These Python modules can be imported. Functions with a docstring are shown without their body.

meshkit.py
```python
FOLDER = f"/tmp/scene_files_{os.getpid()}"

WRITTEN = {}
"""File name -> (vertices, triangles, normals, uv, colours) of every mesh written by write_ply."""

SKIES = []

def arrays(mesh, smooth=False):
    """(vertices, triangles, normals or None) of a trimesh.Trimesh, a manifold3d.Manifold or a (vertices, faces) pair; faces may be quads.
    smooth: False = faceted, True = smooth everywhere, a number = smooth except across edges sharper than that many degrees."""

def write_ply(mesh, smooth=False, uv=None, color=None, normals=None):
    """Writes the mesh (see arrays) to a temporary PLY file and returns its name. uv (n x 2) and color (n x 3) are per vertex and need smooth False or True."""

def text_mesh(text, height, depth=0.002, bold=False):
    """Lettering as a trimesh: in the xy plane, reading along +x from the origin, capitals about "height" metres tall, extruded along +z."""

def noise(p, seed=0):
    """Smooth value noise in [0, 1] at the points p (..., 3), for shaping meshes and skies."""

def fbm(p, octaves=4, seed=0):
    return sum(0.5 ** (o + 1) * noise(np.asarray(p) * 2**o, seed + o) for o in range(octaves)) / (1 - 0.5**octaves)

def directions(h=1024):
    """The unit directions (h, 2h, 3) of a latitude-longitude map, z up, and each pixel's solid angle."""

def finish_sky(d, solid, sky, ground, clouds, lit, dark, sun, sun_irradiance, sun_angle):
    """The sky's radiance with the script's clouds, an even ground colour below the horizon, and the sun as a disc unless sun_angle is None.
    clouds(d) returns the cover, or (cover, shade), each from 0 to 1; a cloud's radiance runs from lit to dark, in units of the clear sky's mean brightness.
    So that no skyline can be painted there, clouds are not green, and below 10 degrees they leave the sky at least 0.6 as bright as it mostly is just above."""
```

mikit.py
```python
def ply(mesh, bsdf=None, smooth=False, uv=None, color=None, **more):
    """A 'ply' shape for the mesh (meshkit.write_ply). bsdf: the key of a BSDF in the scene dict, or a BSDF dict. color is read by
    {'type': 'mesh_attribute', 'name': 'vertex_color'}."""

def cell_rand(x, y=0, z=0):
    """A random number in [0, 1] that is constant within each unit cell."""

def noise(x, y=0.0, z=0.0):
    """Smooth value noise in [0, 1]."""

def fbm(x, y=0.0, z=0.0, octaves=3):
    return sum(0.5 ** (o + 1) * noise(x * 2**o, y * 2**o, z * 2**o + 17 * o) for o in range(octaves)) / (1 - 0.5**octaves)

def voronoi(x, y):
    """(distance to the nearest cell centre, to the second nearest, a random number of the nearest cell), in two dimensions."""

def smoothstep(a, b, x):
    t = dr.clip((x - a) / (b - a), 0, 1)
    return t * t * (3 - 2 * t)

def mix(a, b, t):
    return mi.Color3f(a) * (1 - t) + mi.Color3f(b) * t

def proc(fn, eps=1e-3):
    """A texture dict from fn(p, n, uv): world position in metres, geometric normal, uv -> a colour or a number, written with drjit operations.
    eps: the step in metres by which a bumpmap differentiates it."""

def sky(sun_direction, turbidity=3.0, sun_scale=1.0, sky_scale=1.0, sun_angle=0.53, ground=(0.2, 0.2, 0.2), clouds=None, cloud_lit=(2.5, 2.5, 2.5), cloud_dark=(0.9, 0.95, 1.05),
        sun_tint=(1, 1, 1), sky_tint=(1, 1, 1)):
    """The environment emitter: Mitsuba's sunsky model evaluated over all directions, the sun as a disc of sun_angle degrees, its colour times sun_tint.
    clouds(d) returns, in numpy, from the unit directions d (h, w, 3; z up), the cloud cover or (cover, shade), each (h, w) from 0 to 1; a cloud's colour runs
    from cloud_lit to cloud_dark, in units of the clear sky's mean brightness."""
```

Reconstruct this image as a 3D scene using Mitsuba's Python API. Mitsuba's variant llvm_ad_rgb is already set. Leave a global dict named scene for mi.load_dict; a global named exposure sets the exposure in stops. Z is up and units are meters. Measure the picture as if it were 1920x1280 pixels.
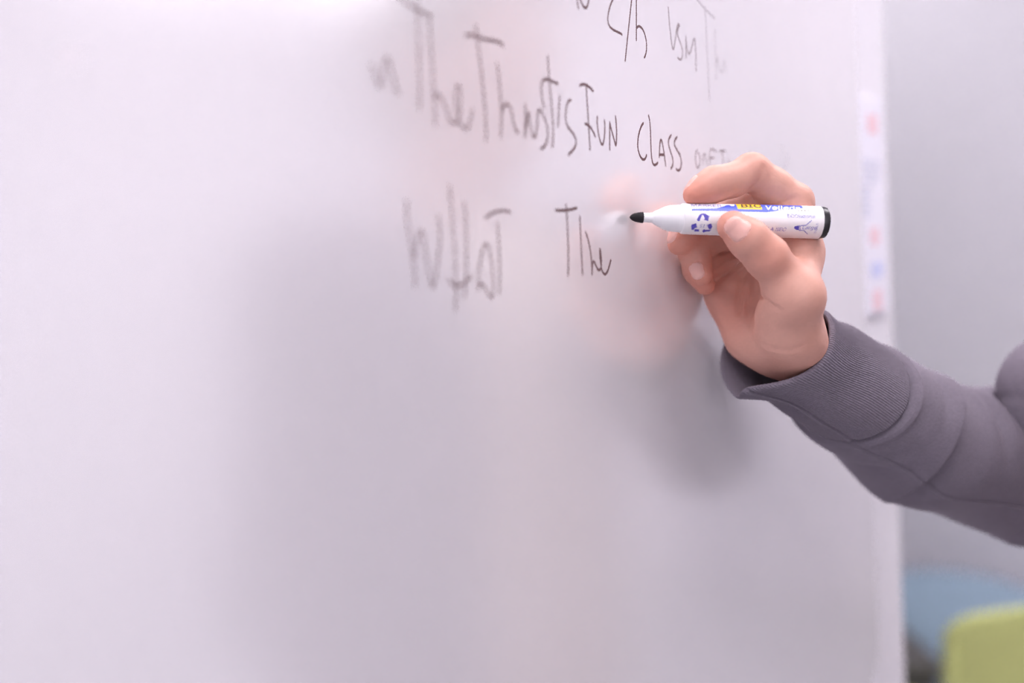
import math
import numpy as np
import trimesh
import manifold3d
import mitsuba as mi
import mikit
import meshkit
from shapely.geometry import LineString, Polygon, Point, box as sbox
from shapely import affinity
from shapely.ops import unary_union
from scipy import sparse
from scipy.interpolate import CubicSpline, PchipInterpolator

T = mi.ScalarTransform4f
scene, labels = {'type': 'scene'}, {}

# ------------------------------------------------------------------ camera
# World: the whiteboard's face is the plane y = 0, the room lies at y < 0, x runs along the board away from the camera, z is up.
F = 1550.0                       # focal length in pixels of the 1920 x 1280 frame
CAM_H, ZT = 1.42, 0.477           # lens height; distance of the marker's tip
PITCH, ROLL = math.radians(5.2), math.radians(4.4)


def axes(yaw):
    g = np.array([math.cos(yaw), math.sin(yaw), 0.0])
    r0 = np.array([math.sin(yaw), -math.cos(yaw), 0.0])
    f = g * math.cos(PITCH) - np.array([0, 0, 1.0]) * math.sin(PITCH)
    up0 = np.cross(r0, f)
    return f, r0 * math.cos(ROLL) - up0 * math.sin(ROLL), up0 * math.cos(ROLL) + r0 * math.sin(ROLL)


YAW = math.radians(44.0)
FWD, RIGHT, UP = axes(YAW)


def ray(px, py):
    return FWD + (px - 960.0) / F * RIGHT - (py - 640.0) / F * UP


CAM = np.array([0.0, -ray(1180, 407)[1] * ZT - 0.002, CAM_H])


def at(px, py, z):
    """The point at depth z along the view axis that the photograph shows at (px, py)."""
    return CAM + z * ray(px, py)


def on_plane_y(px, py, y=0.0):
    d = ray(px, py)
    return CAM + d * (y - CAM[1]) / d[1]


scene['camera'] = {
    'type': 'thinlens', 'fov': 2 * math.degrees(math.atan(960 / F)), 'fov_axis': 'x',
    'aperture_radius': 0.0092, 'focus_distance': 0.486, 'near_clip': 0.01, 'far_clip': 100.0,
    'to_world': T().look_at(origin=CAM.tolist(), target=(CAM + FWD).tolist(), up=UP.tolist()),
}
exposure = 0.95

# ------------------------------------------------------------------ lights (lamps and window are built with their holders further down)
LAMP = np.array([1.0, 0.94, 0.985]) * 5.2
WINDOW = np.array([0.99, 0.97, 1.03]) * 1.3


# ------------------------------------------------------------------ helpers
def put(key, mesh, bsdf, smooth=False, label=None, cat=None, group=None, kind=None, **kw):
    if key in scene:
        n = 1
        while f'{key}_{n:03d}' in scene:
            n += 1
        key = f'{key}_{n:03d}'
    scene[key] = mikit.ply(mesh, bsdf, smooth=smooth, **kw)
    info = {k: v for k, v in (('label', label), ('category', cat), ('group', group), ('kind', kind)) if v}
    if info:
        labels[key] = info
    return key


def tag(key, label=None, cat=None, group=None, kind=None):
    labels[key] = {k: v for k, v in (('label', label), ('category', cat), ('group', group), ('kind', kind)) if v}


def bx(x0, x1, y0, y1, z0, z1):
    m = trimesh.creation.box((abs(x1 - x0), abs(y1 - y0), abs(z1 - z0)))
    m.apply_translation(((x0 + x1) / 2, (y0 + y1) / 2, (z0 + z1) / 2))
    return m


def rbox(x0, x1, y0, y1, z0, z1, r, seg=16):
    """A box with rounded edges: the hull of eight spheres."""
    pts = []
    s = trimesh.creation.icosphere(subdivisions=2, radius=r).vertices
    for x in (x0 + r, x1 - r):
        for y in (y0 + r, y1 - r):
            for z in (z0 + r, z1 - r):
                pts.append(s + [x, y, z])
    return trimesh.convex.convex_hull(np.vstack(pts))


def cat_(*ms):
    return trimesh.util.concatenate([m for m in ms if m is not None])


def tube(points, radius, n=10, caps=True):
    """A round tube along a polyline."""
    P = np.asarray(points, float)
    R = np.broadcast_to(radius, len(P))
    t = np.gradient(P, axis=0)
    t /= np.linalg.norm(t, axis=1, keepdims=True)
    ref = np.array([0.31, 0.22, 0.93])
    V = []
    for p, d, r in zip(P, t, R):
        a = np.cross(d, ref)
        a /= np.linalg.norm(a)
        b = np.cross(d, a)
        th = np.arange(n) / n * 2 * np.pi
        V.append(p + r * (np.cos(th)[:, None] * a + np.sin(th)[:, None] * b))
    V = np.vstack(V)
    f = []
    for i in range(len(P) - 1):
        for j in range(n):
            a, b = i * n + j, i * n + (j + 1) % n
            f += [[a, b, a + n], [b, b + n, a + n]]
    if caps:
        V = np.vstack([V, P[0], P[-1]])
        for j in range(n):
            f += [[len(V) - 2, (j + 1) % n, j], [len(V) - 1, (len(P) - 1) * n + j, (len(P) - 1) * n + (j + 1) % n]]
    return trimesh.Trimesh(V, f, process=False)


def curve(pts, n=8):
    """A smooth polyline through the points (Catmull-Rom)."""
    P = np.asarray(pts, float)
    if len(P) < 3:
        return P
    d = np.r_[0, np.cumsum(np.linalg.norm(np.diff(P, axis=0), axis=1) ** 0.7)]
    out = [PchipInterpolator(d, P[:, k])(np.linspace(0, d[-1], n * len(P))) if False else CubicSpline(d, P[:, k])(np.linspace(0, d[-1], n * len(P))) for k in range(P.shape[1])]
    return np.stack(out, 1)


# ------------------------------------------------------------------ materials
def mat(key, color, rough=0.5, spec=0.5, **kw):
    scene[key] = {'type': 'twosided', 'bsdf': {'type': 'principled', 'base_color': color if isinstance(color, dict) else {'type': 'rgb', 'value': list(color)}, 'roughness': rough, 'specular': spec, **kw}}


def p_wall(base, amp):
    def fn(p, n, uv):
        k = mikit.fbm(p.x * 9, p.y * 9, p.z * 9, 4)
        return mi.Color3f(*base) * (1 - amp + 2 * amp * k)
    return mikit.proc(fn)


scene['board_white'] = {'type': 'twosided', 'bsdf': {'type': 'blendbsdf', 'weight': 0.33,
    'coat': {'type': 'roughplastic', 'distribution': 'ggx', 'alpha': 0.045, 'int_ior': 1.6, 'nonlinear': False, 'diffuse_reflectance': {'type': 'rgb', 'value': [0.80, 0.775, 0.80]}},
    'gloss': {'type': 'roughconductor', 'distribution': 'ggx', 'alpha': 0.045, 'material': 'none', 'specular_reflectance': {'type': 'rgb', 'value': [0.95, 0.94, 0.95]}}}}
mat('paint_white', p_wall((0.66, 0.645, 0.68), 0.02), 0.55, 0.4)
mat('paint_bright', p_wall((0.76, 0.745, 0.77), 0.02), 0.6, 0.3)
mat('paint_grey', p_wall((0.66, 0.645, 0.69), 0.025), 0.5, 0.4)
mat('ceiling_paint', p_wall((0.82, 0.81, 0.82), 0.02), 0.9, 0.2)


def floor_fn(p, n, uv):
    k = mikit.fbm(p.x * 14, p.y * 14, 0, 4)
    s = mikit.noise(p.x * 220, p.y * 220, 3)
    return mikit.mix((0.34, 0.34, 0.36), (0.43, 0.43, 0.45), 0.6 * k + 0.4 * s)


mat('floor_vinyl', mikit.proc(floor_fn), 0.35, 0.5)
mat('skirting', (0.50, 0.50, 0.52), 0.4)
mat('edge_grey', (0.50, 0.50, 0.53), 0.35)
mat('ink', (0.125, 0.075, 0.078), 0.6, 0.3)
mat('ink_worn', (0.24, 0.20, 0.21), 0.6, 0.3)
mat('ink_faint', (0.40, 0.38, 0.40), 0.6, 0.3)
mat('paper', (0.71, 0.70, 0.77), 0.8, 0.2)
mat('print_red', (0.72, 0.52, 0.56), 0.8, 0.2)
mat('print_blue', (0.52, 0.55, 0.75), 0.8, 0.2)
mat('print_grey', (0.56, 0.57, 0.67), 0.8, 0.2)
mat('lime_plastic', (0.56, 0.60, 0.22), 0.32, 0.5)
mat('steel', (0.55, 0.55, 0.57), 0.3, 0.5, metallic=0.9)
mat('blue_fabric', (0.22, 0.30, 0.37), 0.9, 0.2)
mat('dark_plastic', (0.06, 0.058, 0.055), 0.5)
mat('marker_white', (0.80, 0.785, 0.79), 0.22, 0.5, clearcoat=0.3, clearcoat_gloss=0.9)
mat('marker_plug', (0.79, 0.79, 0.80), 0.34, 0.5)
mat('marker_black', (0.018, 0.018, 0.020), 0.28, 0.5)
mat('nib', (0.016, 0.014, 0.016), 0.75, 0.3)
mat('print_violet', (0.085, 0.065, 0.42), 0.35, 0.5)
mat('print_royal', (0.05, 0.09, 0.55), 0.3, 0.5)
mat('print_yellow', (0.85, 0.50, 0.03), 0.3, 0.5)
mat('print_white', (0.82, 0.81, 0.84), 0.3, 0.5)
mat('print_dark', (0.05, 0.03, 0.02), 0.3, 0.5)
mat('skin', {'type': 'mesh_attribute', 'name': 'vertex_color'}, 0.44, 0.42, sheen=0.15)
mat('nail', (0.67, 0.375, 0.32), 0.32, 0.5, clearcoat=0.25)


def cloth_fn(p, n, uv):
    k = mikit.fbm(p.x * 900, p.y * 900, p.z * 900, 2)
    m = mikit.fbm(p.x * 60, p.y * 60, p.z * 60, 3)
    return mi.Color3f(0.160, 0.141, 0.172) * (0.80 + 0.28 * k + 0.12 * m)


mat('sweat_fabric', mikit.proc(cloth_fn), 0.92, 0.15, sheen=0.5)
mat('sweat_dark', (0.075, 0.065, 0.08), 0.95, 0.1)
mat('beige_cotton', (0.64, 0.54, 0.48), 0.9, 0.2)
mat('chino', (0.50, 0.42, 0.36), 0.9, 0.2)
mat('hair', (0.035, 0.022, 0.016), 0.6, 0.4)
mat('shoe_leather', (0.10, 0.09, 0.09), 0.5)
mat('eye_white', (0.8, 0.78, 0.76), 0.2)

# ------------------------------------------------------------------ the room
CORNER = on_plane_y(1678, 640, 0.016)[0]
EDGE = on_plane_y(1628, 640)[0]
BOTTOM = on_plane_y(1652, 1262)[2]
XR, XF, YR, YB, H = -2.6, 2.95, -3.4, 2.6, 2.75
WT = 0.016                                        # the wall's face behind the board
put('floor', bx(XR, XF, YR, YB, -0.1, 0), 'floor_vinyl', kind='structure', label='grey vinyl floor of the classroom')
put('ceiling', bx(XR, XF, YR, YB, H, H + 0.1), 'ceiling_paint', kind='structure', label='white ceiling')
put('wall_left', rbox(XR, CORNER, WT, WT + 0.16, 0, H, 0.006), 'paint_white', smooth=40, kind='structure', label='white wall behind the whiteboard, ending in a corner')
put('wall_far', bx(XF, XF + 0.12, YR, YB, 0, H), 'paint_grey', kind='structure', label='pale grey wall across the room')
put('wall_back', bx(XR - 0.12, XR, YR, YB, 0, H), 'paint_bright', kind='structure', label='white wall behind the camera')
put('wall_side', bx(XR, XF, YB, YB + 0.12, 0, H), 'paint_grey', kind='structure', label='grey side wall of the recess')
# right wall with the window opening
WX0, WX1, WZ0, WZ1 = -2.3, -0.7, 1.05, 2.45
put('wall_right', cat_(bx(XR, WX0, YR - 0.2, YR, 0, H), bx(WX1, XF, YR - 0.2, YR, 0, H), bx(WX0, WX1, YR - 0.2, YR, 0, WZ0), bx(WX0, WX1, YR - 0.2, YR, WZ1, H)),
    'paint_bright', kind='structure', label='white wall with the window')
put('window_1', cat_(bx(WX0, WX1, YR - 0.12, YR - 0.07, WZ0, WZ0 + 0.05), bx(WX0, WX1, YR - 0.12, YR - 0.07, WZ1 - 0.05, WZ1),
                     bx(WX0, WX0 + 0.05, YR - 0.12, YR - 0.07, WZ0, WZ1), bx(WX1 - 0.05, WX1, YR - 0.12, YR - 0.07, WZ0, WZ1),
                     bx((WX0 + WX1) / 2 - 0.025, (WX0 + WX1) / 2 + 0.025, YR - 0.12, YR - 0.07, WZ0, WZ1)), 'marker_plug', kind='structure', label='white framed window with a daylit blind')
pane = bx(WX0 + 0.05, WX1 - 0.05, YR - 0.105, YR - 0.10, WZ0 + 0.05, WZ1 - 0.05)
put('window_1__blind', pane, 'paper', emitter={'type': 'area', 'radiance': {'type': 'rgb', 'value': WINDOW.tolist()}})
for k, (a, b) in enumerate(((bx(XF - 0.015, XF, YR, YB, 0, 0.09), 'baseboard_far'), (bx(XR, CORNER, WT - 0.012, WT, 0, 0.09), 'baseboard_left'))):
    put(b, a, 'skirting', kind='structure', label=('grey baseboard along the far wall', 'grey baseboard under the whiteboard')[k])

# ceiling lamps: recessed panels with a frame and a diffuser
for i, (lx, ly) in enumerate(((-0.6, -0.55), (0.35, -0.55), (1.3, -0.55), (2.25, -0.55), (-0.6, -2.3), (1.3, -2.3), (2.25, -2.3), (2.25, 0.9))):
    k = 'ceiling_lamp' if i == 0 else f'ceiling_lamp_{i:03d}'
    s = 0.30
    fr = trimesh.boolean.difference([bx(lx - s - 0.02, lx + s + 0.02, ly - s - 0.02, ly + s + 0.02, H - 0.02, H - 0.0005), bx(lx - s, lx + s, ly - s, ly + s, H - 0.03, H + 0.01)], engine='manifold')
    put(k + '__frame', fr, 'marker_plug')
    put(k + '__diffuser', bx(lx - s, lx + s, ly - s, ly + s, H - 0.012, H - 0.002), 'paper', emitter={'type': 'area', 'radiance': {'type': 'rgb', 'value': LAMP.tolist()}})
    tag(k, 'square recessed ceiling light panel with a white frame', 'ceiling light', 'ceiling light panels')

# ------------------------------------------------------------------ the whiteboard
BX0, TOP = -1.05, 2.25
BR = 0.028


def board_panel():
    poly = sbox(BX0 + BR, BOTTOM + BR, EDGE - BR, TOP - BR).buffer(BR, quad_segs=10)
    layers = [(WT - 0.002, 0.0), (0.0018, 0.0), (0.0006, -0.0008), (0.0, -0.002)]
    rings = []
    n = 600
    for y, off in layers:
        q = poly.buffer(off).exterior
        L = [q.interpolate(t, normalized=True) for t in np.linspace(0, 1, n, endpoint=False)]
        rings.append(np.array([[p.x, y, p.y] for p in L]))
    V = np.vstack(rings)
    f = []
    for a in range(len(layers) - 1):
        i = np.arange(n)
        j = (i + 1) % n
        f.append(np.stack([a * n + i, a * n + n + i, a * n + j], 1))
        f.append(np.stack([a * n + j, a * n + n + i, a * n + n + j], 1))
    V = np.vstack([V, [[(BX0 + EDGE) / 2, 0.0, (BOTTOM + TOP) / 2]]])
    i = np.arange(n)
    b = (len(layers) - 1) * n
    f.append(np.stack([b + i, np.full(n, len(V) - 1), b + (i + 1) % n], 1))
    V = np.vstack([V, [[(BX0 + EDGE) / 2, layers[0][0], (BOTTOM + TOP) / 2]]])
    f.append(np.stack([i, (i + 1) % n, np.full(n, len(V) - 1)], 1))
    return trimesh.Trimesh(V, np.vstack(f), process=False)


tag('whiteboard', 'large glossy white writing board with a row of black handwriting, fixed to the wall', 'whiteboard')
put('whiteboard__panel', board_panel(), 'board_white', smooth=30)
poly = sbox(BX0 + BR, BOTTOM + BR, EDGE - BR, TOP - BR).buffer(BR, quad_segs=10)
edge_ring = poly.buffer(0.0022, quad_segs=10).difference(poly.buffer(0.0002))
m = trimesh.creation.extrude_polygon(edge_ring, WT - 0.006)
m.vertices = np.stack([m.vertices[:, 0], WT - 0.002 - m.vertices[:, 2], m.vertices[:, 1]], 1)
put('whiteboard__edge_strip', m, 'edge_grey', label='thin grey edge strip around the board')

INK_W, NIB = 0.0016, 0.58


def word(name, strokes, label, width=INK_W, ink='ink'):
    shapes = []
    for s in strokes:
        P = np.array([on_plane_y(x, y)[[0, 2]] for x, y in s])
        P[:, 0] /= NIB                                 # a chisel nib: upright strokes come out thinner than level ones
        shapes.append(LineString(curve(P, 7)).buffer(width / 2, quad_segs=5))
    u = affinity.scale(unary_union(shapes), NIB, 1.0, origin=(0, 0))
    ms = []
    for g in getattr(u, 'geoms', [u]):
        m = trimesh.creation.extrude_polygon(g.simplify(0.00004), 0.00012)
        m.vertices = np.stack([m.vertices[:, 0], -m.vertices[:, 2], m.vertices[:, 1]], 1)
        ms.append(m)
    put('whiteboard__handwriting', cat_(*ms), ink, label=label)


word('in', [[(696, 122), (704, 142), (712, 162), (719, 135), (726, 108), (736, 140), (748, 175)]], 'small handwritten letter n left of the first word', 0.0014)
word('The', [[(747, -6), (785, 20), (808, 29)], [(781, -14), (785, 100), (787, 203)], [(804, 28), (811, 130), (816, 234)],
             [(815, 184), (820, 177), (832, 192), (842, 222), (850, 231), (857, 228), (862, 207), (861, 160), (854, 172), (857, 212), (866, 236), (874, 242), (880, 232), (886, 205)]],
     'handwritten word The, largest of the upper row', 0.0014)
word('Thats', [[(873, 67), (890, 67), (910, 74), (935, 79), (943, 86)], [(892, 48), (900, 115), (908, 190), (911, 264)],
               [(932, 120), (939, 195), (939, 256)], [(940, 212), (943, 202), (950, 195), (958, 206), (964, 235), (972, 248)],
               [(985, 196), (984, 258)], [(984, 255), (992, 214), (995, 240), (1001, 257), (1006, 243), (1010, 206), (1021, 222), (1027, 248), (1024, 268), (1014, 278)],
               [(1020, 202), (1015, 160), (1018, 151), (1030, 150), (1046, 157)], [(1027, 106), (1032, 175), (1037, 250), (1035, 275)],
               [(1049, 181), (1046, 236)], [(1070, 188), (1061, 205), (1062, 232), (1074, 250), (1080, 266), (1075, 280), (1066, 290)]],
     'handwritten word Thats in black marker')
word('Fun', [[(1087, 161), (1092, 158), (1100, 160), (1112, 171)], [(1099, 163), (1103, 226), (1106, 280)], [(1097, 232), (1107, 239), (1116, 256)],
             [(1120, 219), (1124, 260), (1129, 271), (1133, 257), (1133, 226)], [(1143, 280), (1143, 254), (1143, 230)], [(1143, 231), (1154, 272)], [(1155, 272), (1156, 250), (1154, 219)]],
     'handwritten word Fun in black marker')
word('class', [[(1206, 231), (1198, 250), (1196, 278), (1203, 297), (1212, 291)], [(1216, 217), (1220, 262), (1223, 303), (1233, 305)], [(1236, 294), (1239, 262), (1248, 310)], [(1237, 290), (1244, 290)],
               [(1258, 254), (1254, 274), (1261, 297), (1258, 316)], [(1269, 257), (1265, 273), (1276, 295), (1277, 310), (1268, 317)]],
     'handwritten word class in black marker')
word('one', [[(1307, 281), (1304, 300), (1307, 314), (1312, 306), (1309, 286)], [(1318, 308), (1320, 288), (1326, 308)], [(1331, 308), (1331, 284), (1342, 284)], [(1331, 296), (1338, 296)],
             [(1349, 283), (1360, 283)], [(1354, 284), (1356, 306)], [(1365, 300), (1369, 308)]],
     'faint handwritten letters onet left of the hand', 0.0013, 'ink_worn')
word('mark', [[(1466, 274), (1470, 316), (1477, 290)]], 'faint handwritten letter right above the hand', 0.0013, 'ink_faint')
word('N', [[(1080, -18), (1084, 15)], [(1084, -12), (1098, 15), (1105, -18)]], 'bottom of a handwritten letter N cut by the top edge')
word('c/h', [[(1154, -8), (1142, 18), (1140, 42), (1150, 56), (1166, 65)], [(1186, -18), (1172, 114)], [(1193, -18), (1193, 75)], [(1194, 52), (1200, 50), (1208, 62), (1212, 82), (1208, 108)]],
     'handwritten letters c/h at the top', 0.0014)
word('usm', [[(1253, 14), (1257, 64), (1262, 92), (1267, 66), (1273, 46)], [(1274, 48), (1271, 68), (1279, 92), (1279, 106), (1271, 108)], [(1286, 68), (1286, 108)], [(1286, 74), (1293, 100), (1300, 76), (1305, 132)]],
     'handwritten letters usm near the top', 0.0013, 'ink_worn')
word('Th', [[(1300, -10), (1324, 19), (1340, 34)], [(1322, 14), (1326, 100), (1330, 188)], [(1340, 56), (1343, 148)], [(1343, 122), (1346, 110), (1350, 132), (1355, 133), (1357, 116), (1362, 134)]],
     'faint handwritten letters Th, rightmost of the top row', 0.0013, 'ink_faint')
word('What', [[(762, 376), (766, 429), (774, 481), (778, 535)], [(776, 482), (783, 446), (790, 432), (799, 478), (812, 538), (821, 485), (825, 445), (821, 404)],
              [(843, 348), (849, 424), (854, 502), (854, 582)], [(870, 380), (874, 450), (873, 528), (871, 556)], [(841, 522), (853, 536), (868, 532), (883, 518)],
              [(897, 543), (902, 481), (912, 457), (921, 489), (922, 558), (908, 537), (899, 536)], [(911, 409), (925, 399), (942, 395), (957, 398)], [(932, 417), (936, 476), (936, 550)]],
     'handwritten word What in the lower row', 0.0014)
word('The2', [[(1042, 394), (1062, 394), (1081, 390)], [(1061, 384), (1065, 450), (1065, 516)], [(1087, 407), (1092, 514)], [(1098, 436), (1105, 460), (1110, 514)],
              [(1110, 504), (1114, 491), (1121, 505), (1127, 500), (1125, 467), (1127, 500), (1134, 514), (1140, 506), (1145, 488)]],
     'handwritten word The just left of the marker tip')
sm = Point(*on_plane_y(130, 108)[[0, 2]]).buffer(0.004)
m = trimesh.creation.extrude_polygon(sm, 0.0001)
m.vertices = np.stack([m.vertices[:, 0], -m.vertices[:, 2], m.vertices[:, 1]], 1)
mat('smudge_ink', (0.71, 0.675, 0.70), 0.6, 0.3)
put('whiteboard__smudge', m, 'smudge_ink', label='faint grey smudge at the upper left')

# ------------------------------------------------------------------ the notice on the strip of wall
nx0, nx1 = EDGE + 0.018, CORNER - 0.025
nz1, nz0 = on_plane_y(1632, 185, WT)[2], on_plane_y(1645, 585, WT)[2]
tag('wall_notice', 'narrow white paper notice with red and blue print, on the wall beside the board', 'notice')
put('wall_notice__sheet', rbox(nx0, nx1, WT - 0.0045, WT, nz0, nz1, 0.0008), 'paper')


def notice_mark(f0, f1, g0, g1, m_, lab):
    put('wall_notice__print', bx(nx0 + (nx1 - nx0) * f0, nx0 + (nx1 - nx0) * f1, WT - 0.0050, WT - 0.0044, nz1 + (nz0 - nz1) * g0, nz1 + (nz0 - nz1) * g1), m_, label=lab)


notice_mark(0.42, 0.78, 0.08, 0.17, 'print_red', 'red printed block')
for k in range(4):
    notice_mark(0.20, 0.80 - 0.06 * (k % 2), 0.29 + 0.028 * k, 0.305 + 0.028 * k, 'print_grey', 'grey line of print')
for k in range(5):
    notice_mark(0.16, 0.42, 0.41 + 0.03 * k, 0.43 + 0.03 * k, 'print_grey', 'grey line of print')
notice_mark(0.38, 0.70, 0.60, 0.68, 'print_red', 'lower red printed block')
notice_mark(0.38, 0.80, 0.76, 0.83, 'print_blue', 'blue printed block')
notice_mark(0.40, 0.72, 0.89, 0.985, 'print_red', 'bottom red printed block')

# ------------------------------------------------------------------ the marker
TIP, END = at(1180.5, 407, ZT), at(1546, 417.5, ZT + 0.003)
AX = (END - TIP) / np.linalg.norm(END - TIP)
LEN = float(np.linalg.norm(END - TIP))
MX = -np.cross(AX, np.array([0, 0, 1.0]))
MX /= np.linalg.norm(MX)
if MX @ (CAM - TIP) < 0:
    MX = -MX                                       # side vector towards the camera side
MZ = np.cross(AX, MX)
if MZ[2] < 0:
    MZ = -MZ
RB = 0.0093                                        # barrel radius


def lathe(profile, n=96):
    """(distance from the tip along the axis, radius) -> a turned solid in the marker's frame."""
    P = np.asarray(profile, float)
    th = np.arange(n) / n * 2 * np.pi
    V = np.concatenate([TIP + AX * a + r * (np.cos(th)[:, None] * MX + np.sin(th)[:, None] * MZ) for a, r in P])
    f = []
    i = np.arange(n)
    j = (i + 1) % n
    for k in range(len(P) - 1):
        f += [np.stack([k * n + i, k * n + n + i, k * n + j], 1), np.stack([k * n + j, k * n + n + i, k * n + n + j], 1)]
    m = trimesh.Trimesh(V, np.vstack(f), process=False)
    m.merge_vertices()
    m.update_faces(m.nondegenerate_faces())
    trimesh.repair.fix_normals(m)
    return m


def mpx(x):
    return (x - 1180.5) / (1546 - 1180.5) * LEN


R0 = RB / 30.5
tag('marker', 'white whiteboard marker with blue print, black tip and black end plug, held in the hand', 'marker pen')
put('marker__nib', lathe([(0, 0.0001), (mpx(1181.5), R0 * 2.6), (mpx(1184), R0 * 5.0), (mpx(1189), R0 * 7.6), (mpx(1196), R0 * 9.4), (mpx(1203), R0 * 10.4), (mpx(1205), R0 * 10.4), (mpx(1206), R0 * 9), (mpx(1206), 0.0001)]), 'nib', smooth=40, label='black felt tip')
put('marker__nose', lathe([(mpx(1204), 0.0001), (mpx(1204), R0 * 8.6), (mpx(1220), R0 * 9.2), (mpx(1223), R0 * 9.8), (mpx(1226), R0 * 12.2), (mpx(1238), R0 * 18.2), (mpx(1246), R0 * 22.0), (mpx(1247.5), R0 * 22.4), (mpx(1250), R0 * 22.8),
                           (mpx(1252), R0 * 24.0), (mpx(1262), R0 * 25.2), (mpx(1276), R0 * 26.2), (mpx(1278), R0 * 26.2), (mpx(1278), 0.0001)]), 'marker_plug', smooth=25, label='white tapered plastic nose')
put('marker__barrel', lathe([(mpx(1276.5), 0.0001), (mpx(1276.5), R0 * 27.2), (mpx(1277.2), R0 * 28.2), (mpx(1279), R0 * 28.9), (mpx(1284), R0 * 29.2), (mpx(1400), R0 * 30.2), (mpx(1533), R0 * 31), (mpx(1534), R0 * 30.7), (mpx(1534.5), R0 * 29), (mpx(1534.5), 0.0001)]), 'marker_white', smooth=30, label='white printed barrel')
put('marker__end_plug', lathe([(mpx(1533), 0.0001), (mpx(1533), R0 * 29.6), (mpx(1534.6), R0 * 30.3), (mpx(1542), R0 * 29.8), (mpx(1545.5), R0 * 28.8), (mpx(1547), R0 * 26.5), (mpx(1547), R0 * 20), (mpx(1545), R0 * 19), (mpx(1545), 0.0001)]), 'marker_black', smooth=30, label='black end plug')

VIEW_ANGLE = math.atan2((CAM - TIP) @ MZ, (CAM - TIP) @ MX)


def barrel_r(a):
    return R0 * np.interp(a, [mpx(1284), mpx(1400), mpx(1533)], [29.2, 30.2, 31])


def wrap(mesh2d, lift=0.00004):
    """Bends a flat mesh (x along the barrel from the tip, y round it, z outwards; metres) onto the barrel; y = 0 faces the camera's side."""
    v = np.array(mesh2d.vertices)
    r = barrel_r(v[:, 0]) + lift + v[:, 2]
    th = v[:, 1] / RB + VIEW_ANGLE
    mesh2d.vertices = TIP + AX * v[:, :1] + r[:, None] * (np.cos(th)[:, None] * MX + np.sin(th)[:, None] * MZ)
    trimesh.repair.fix_normals(mesh2d)
    return mesh2d


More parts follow.
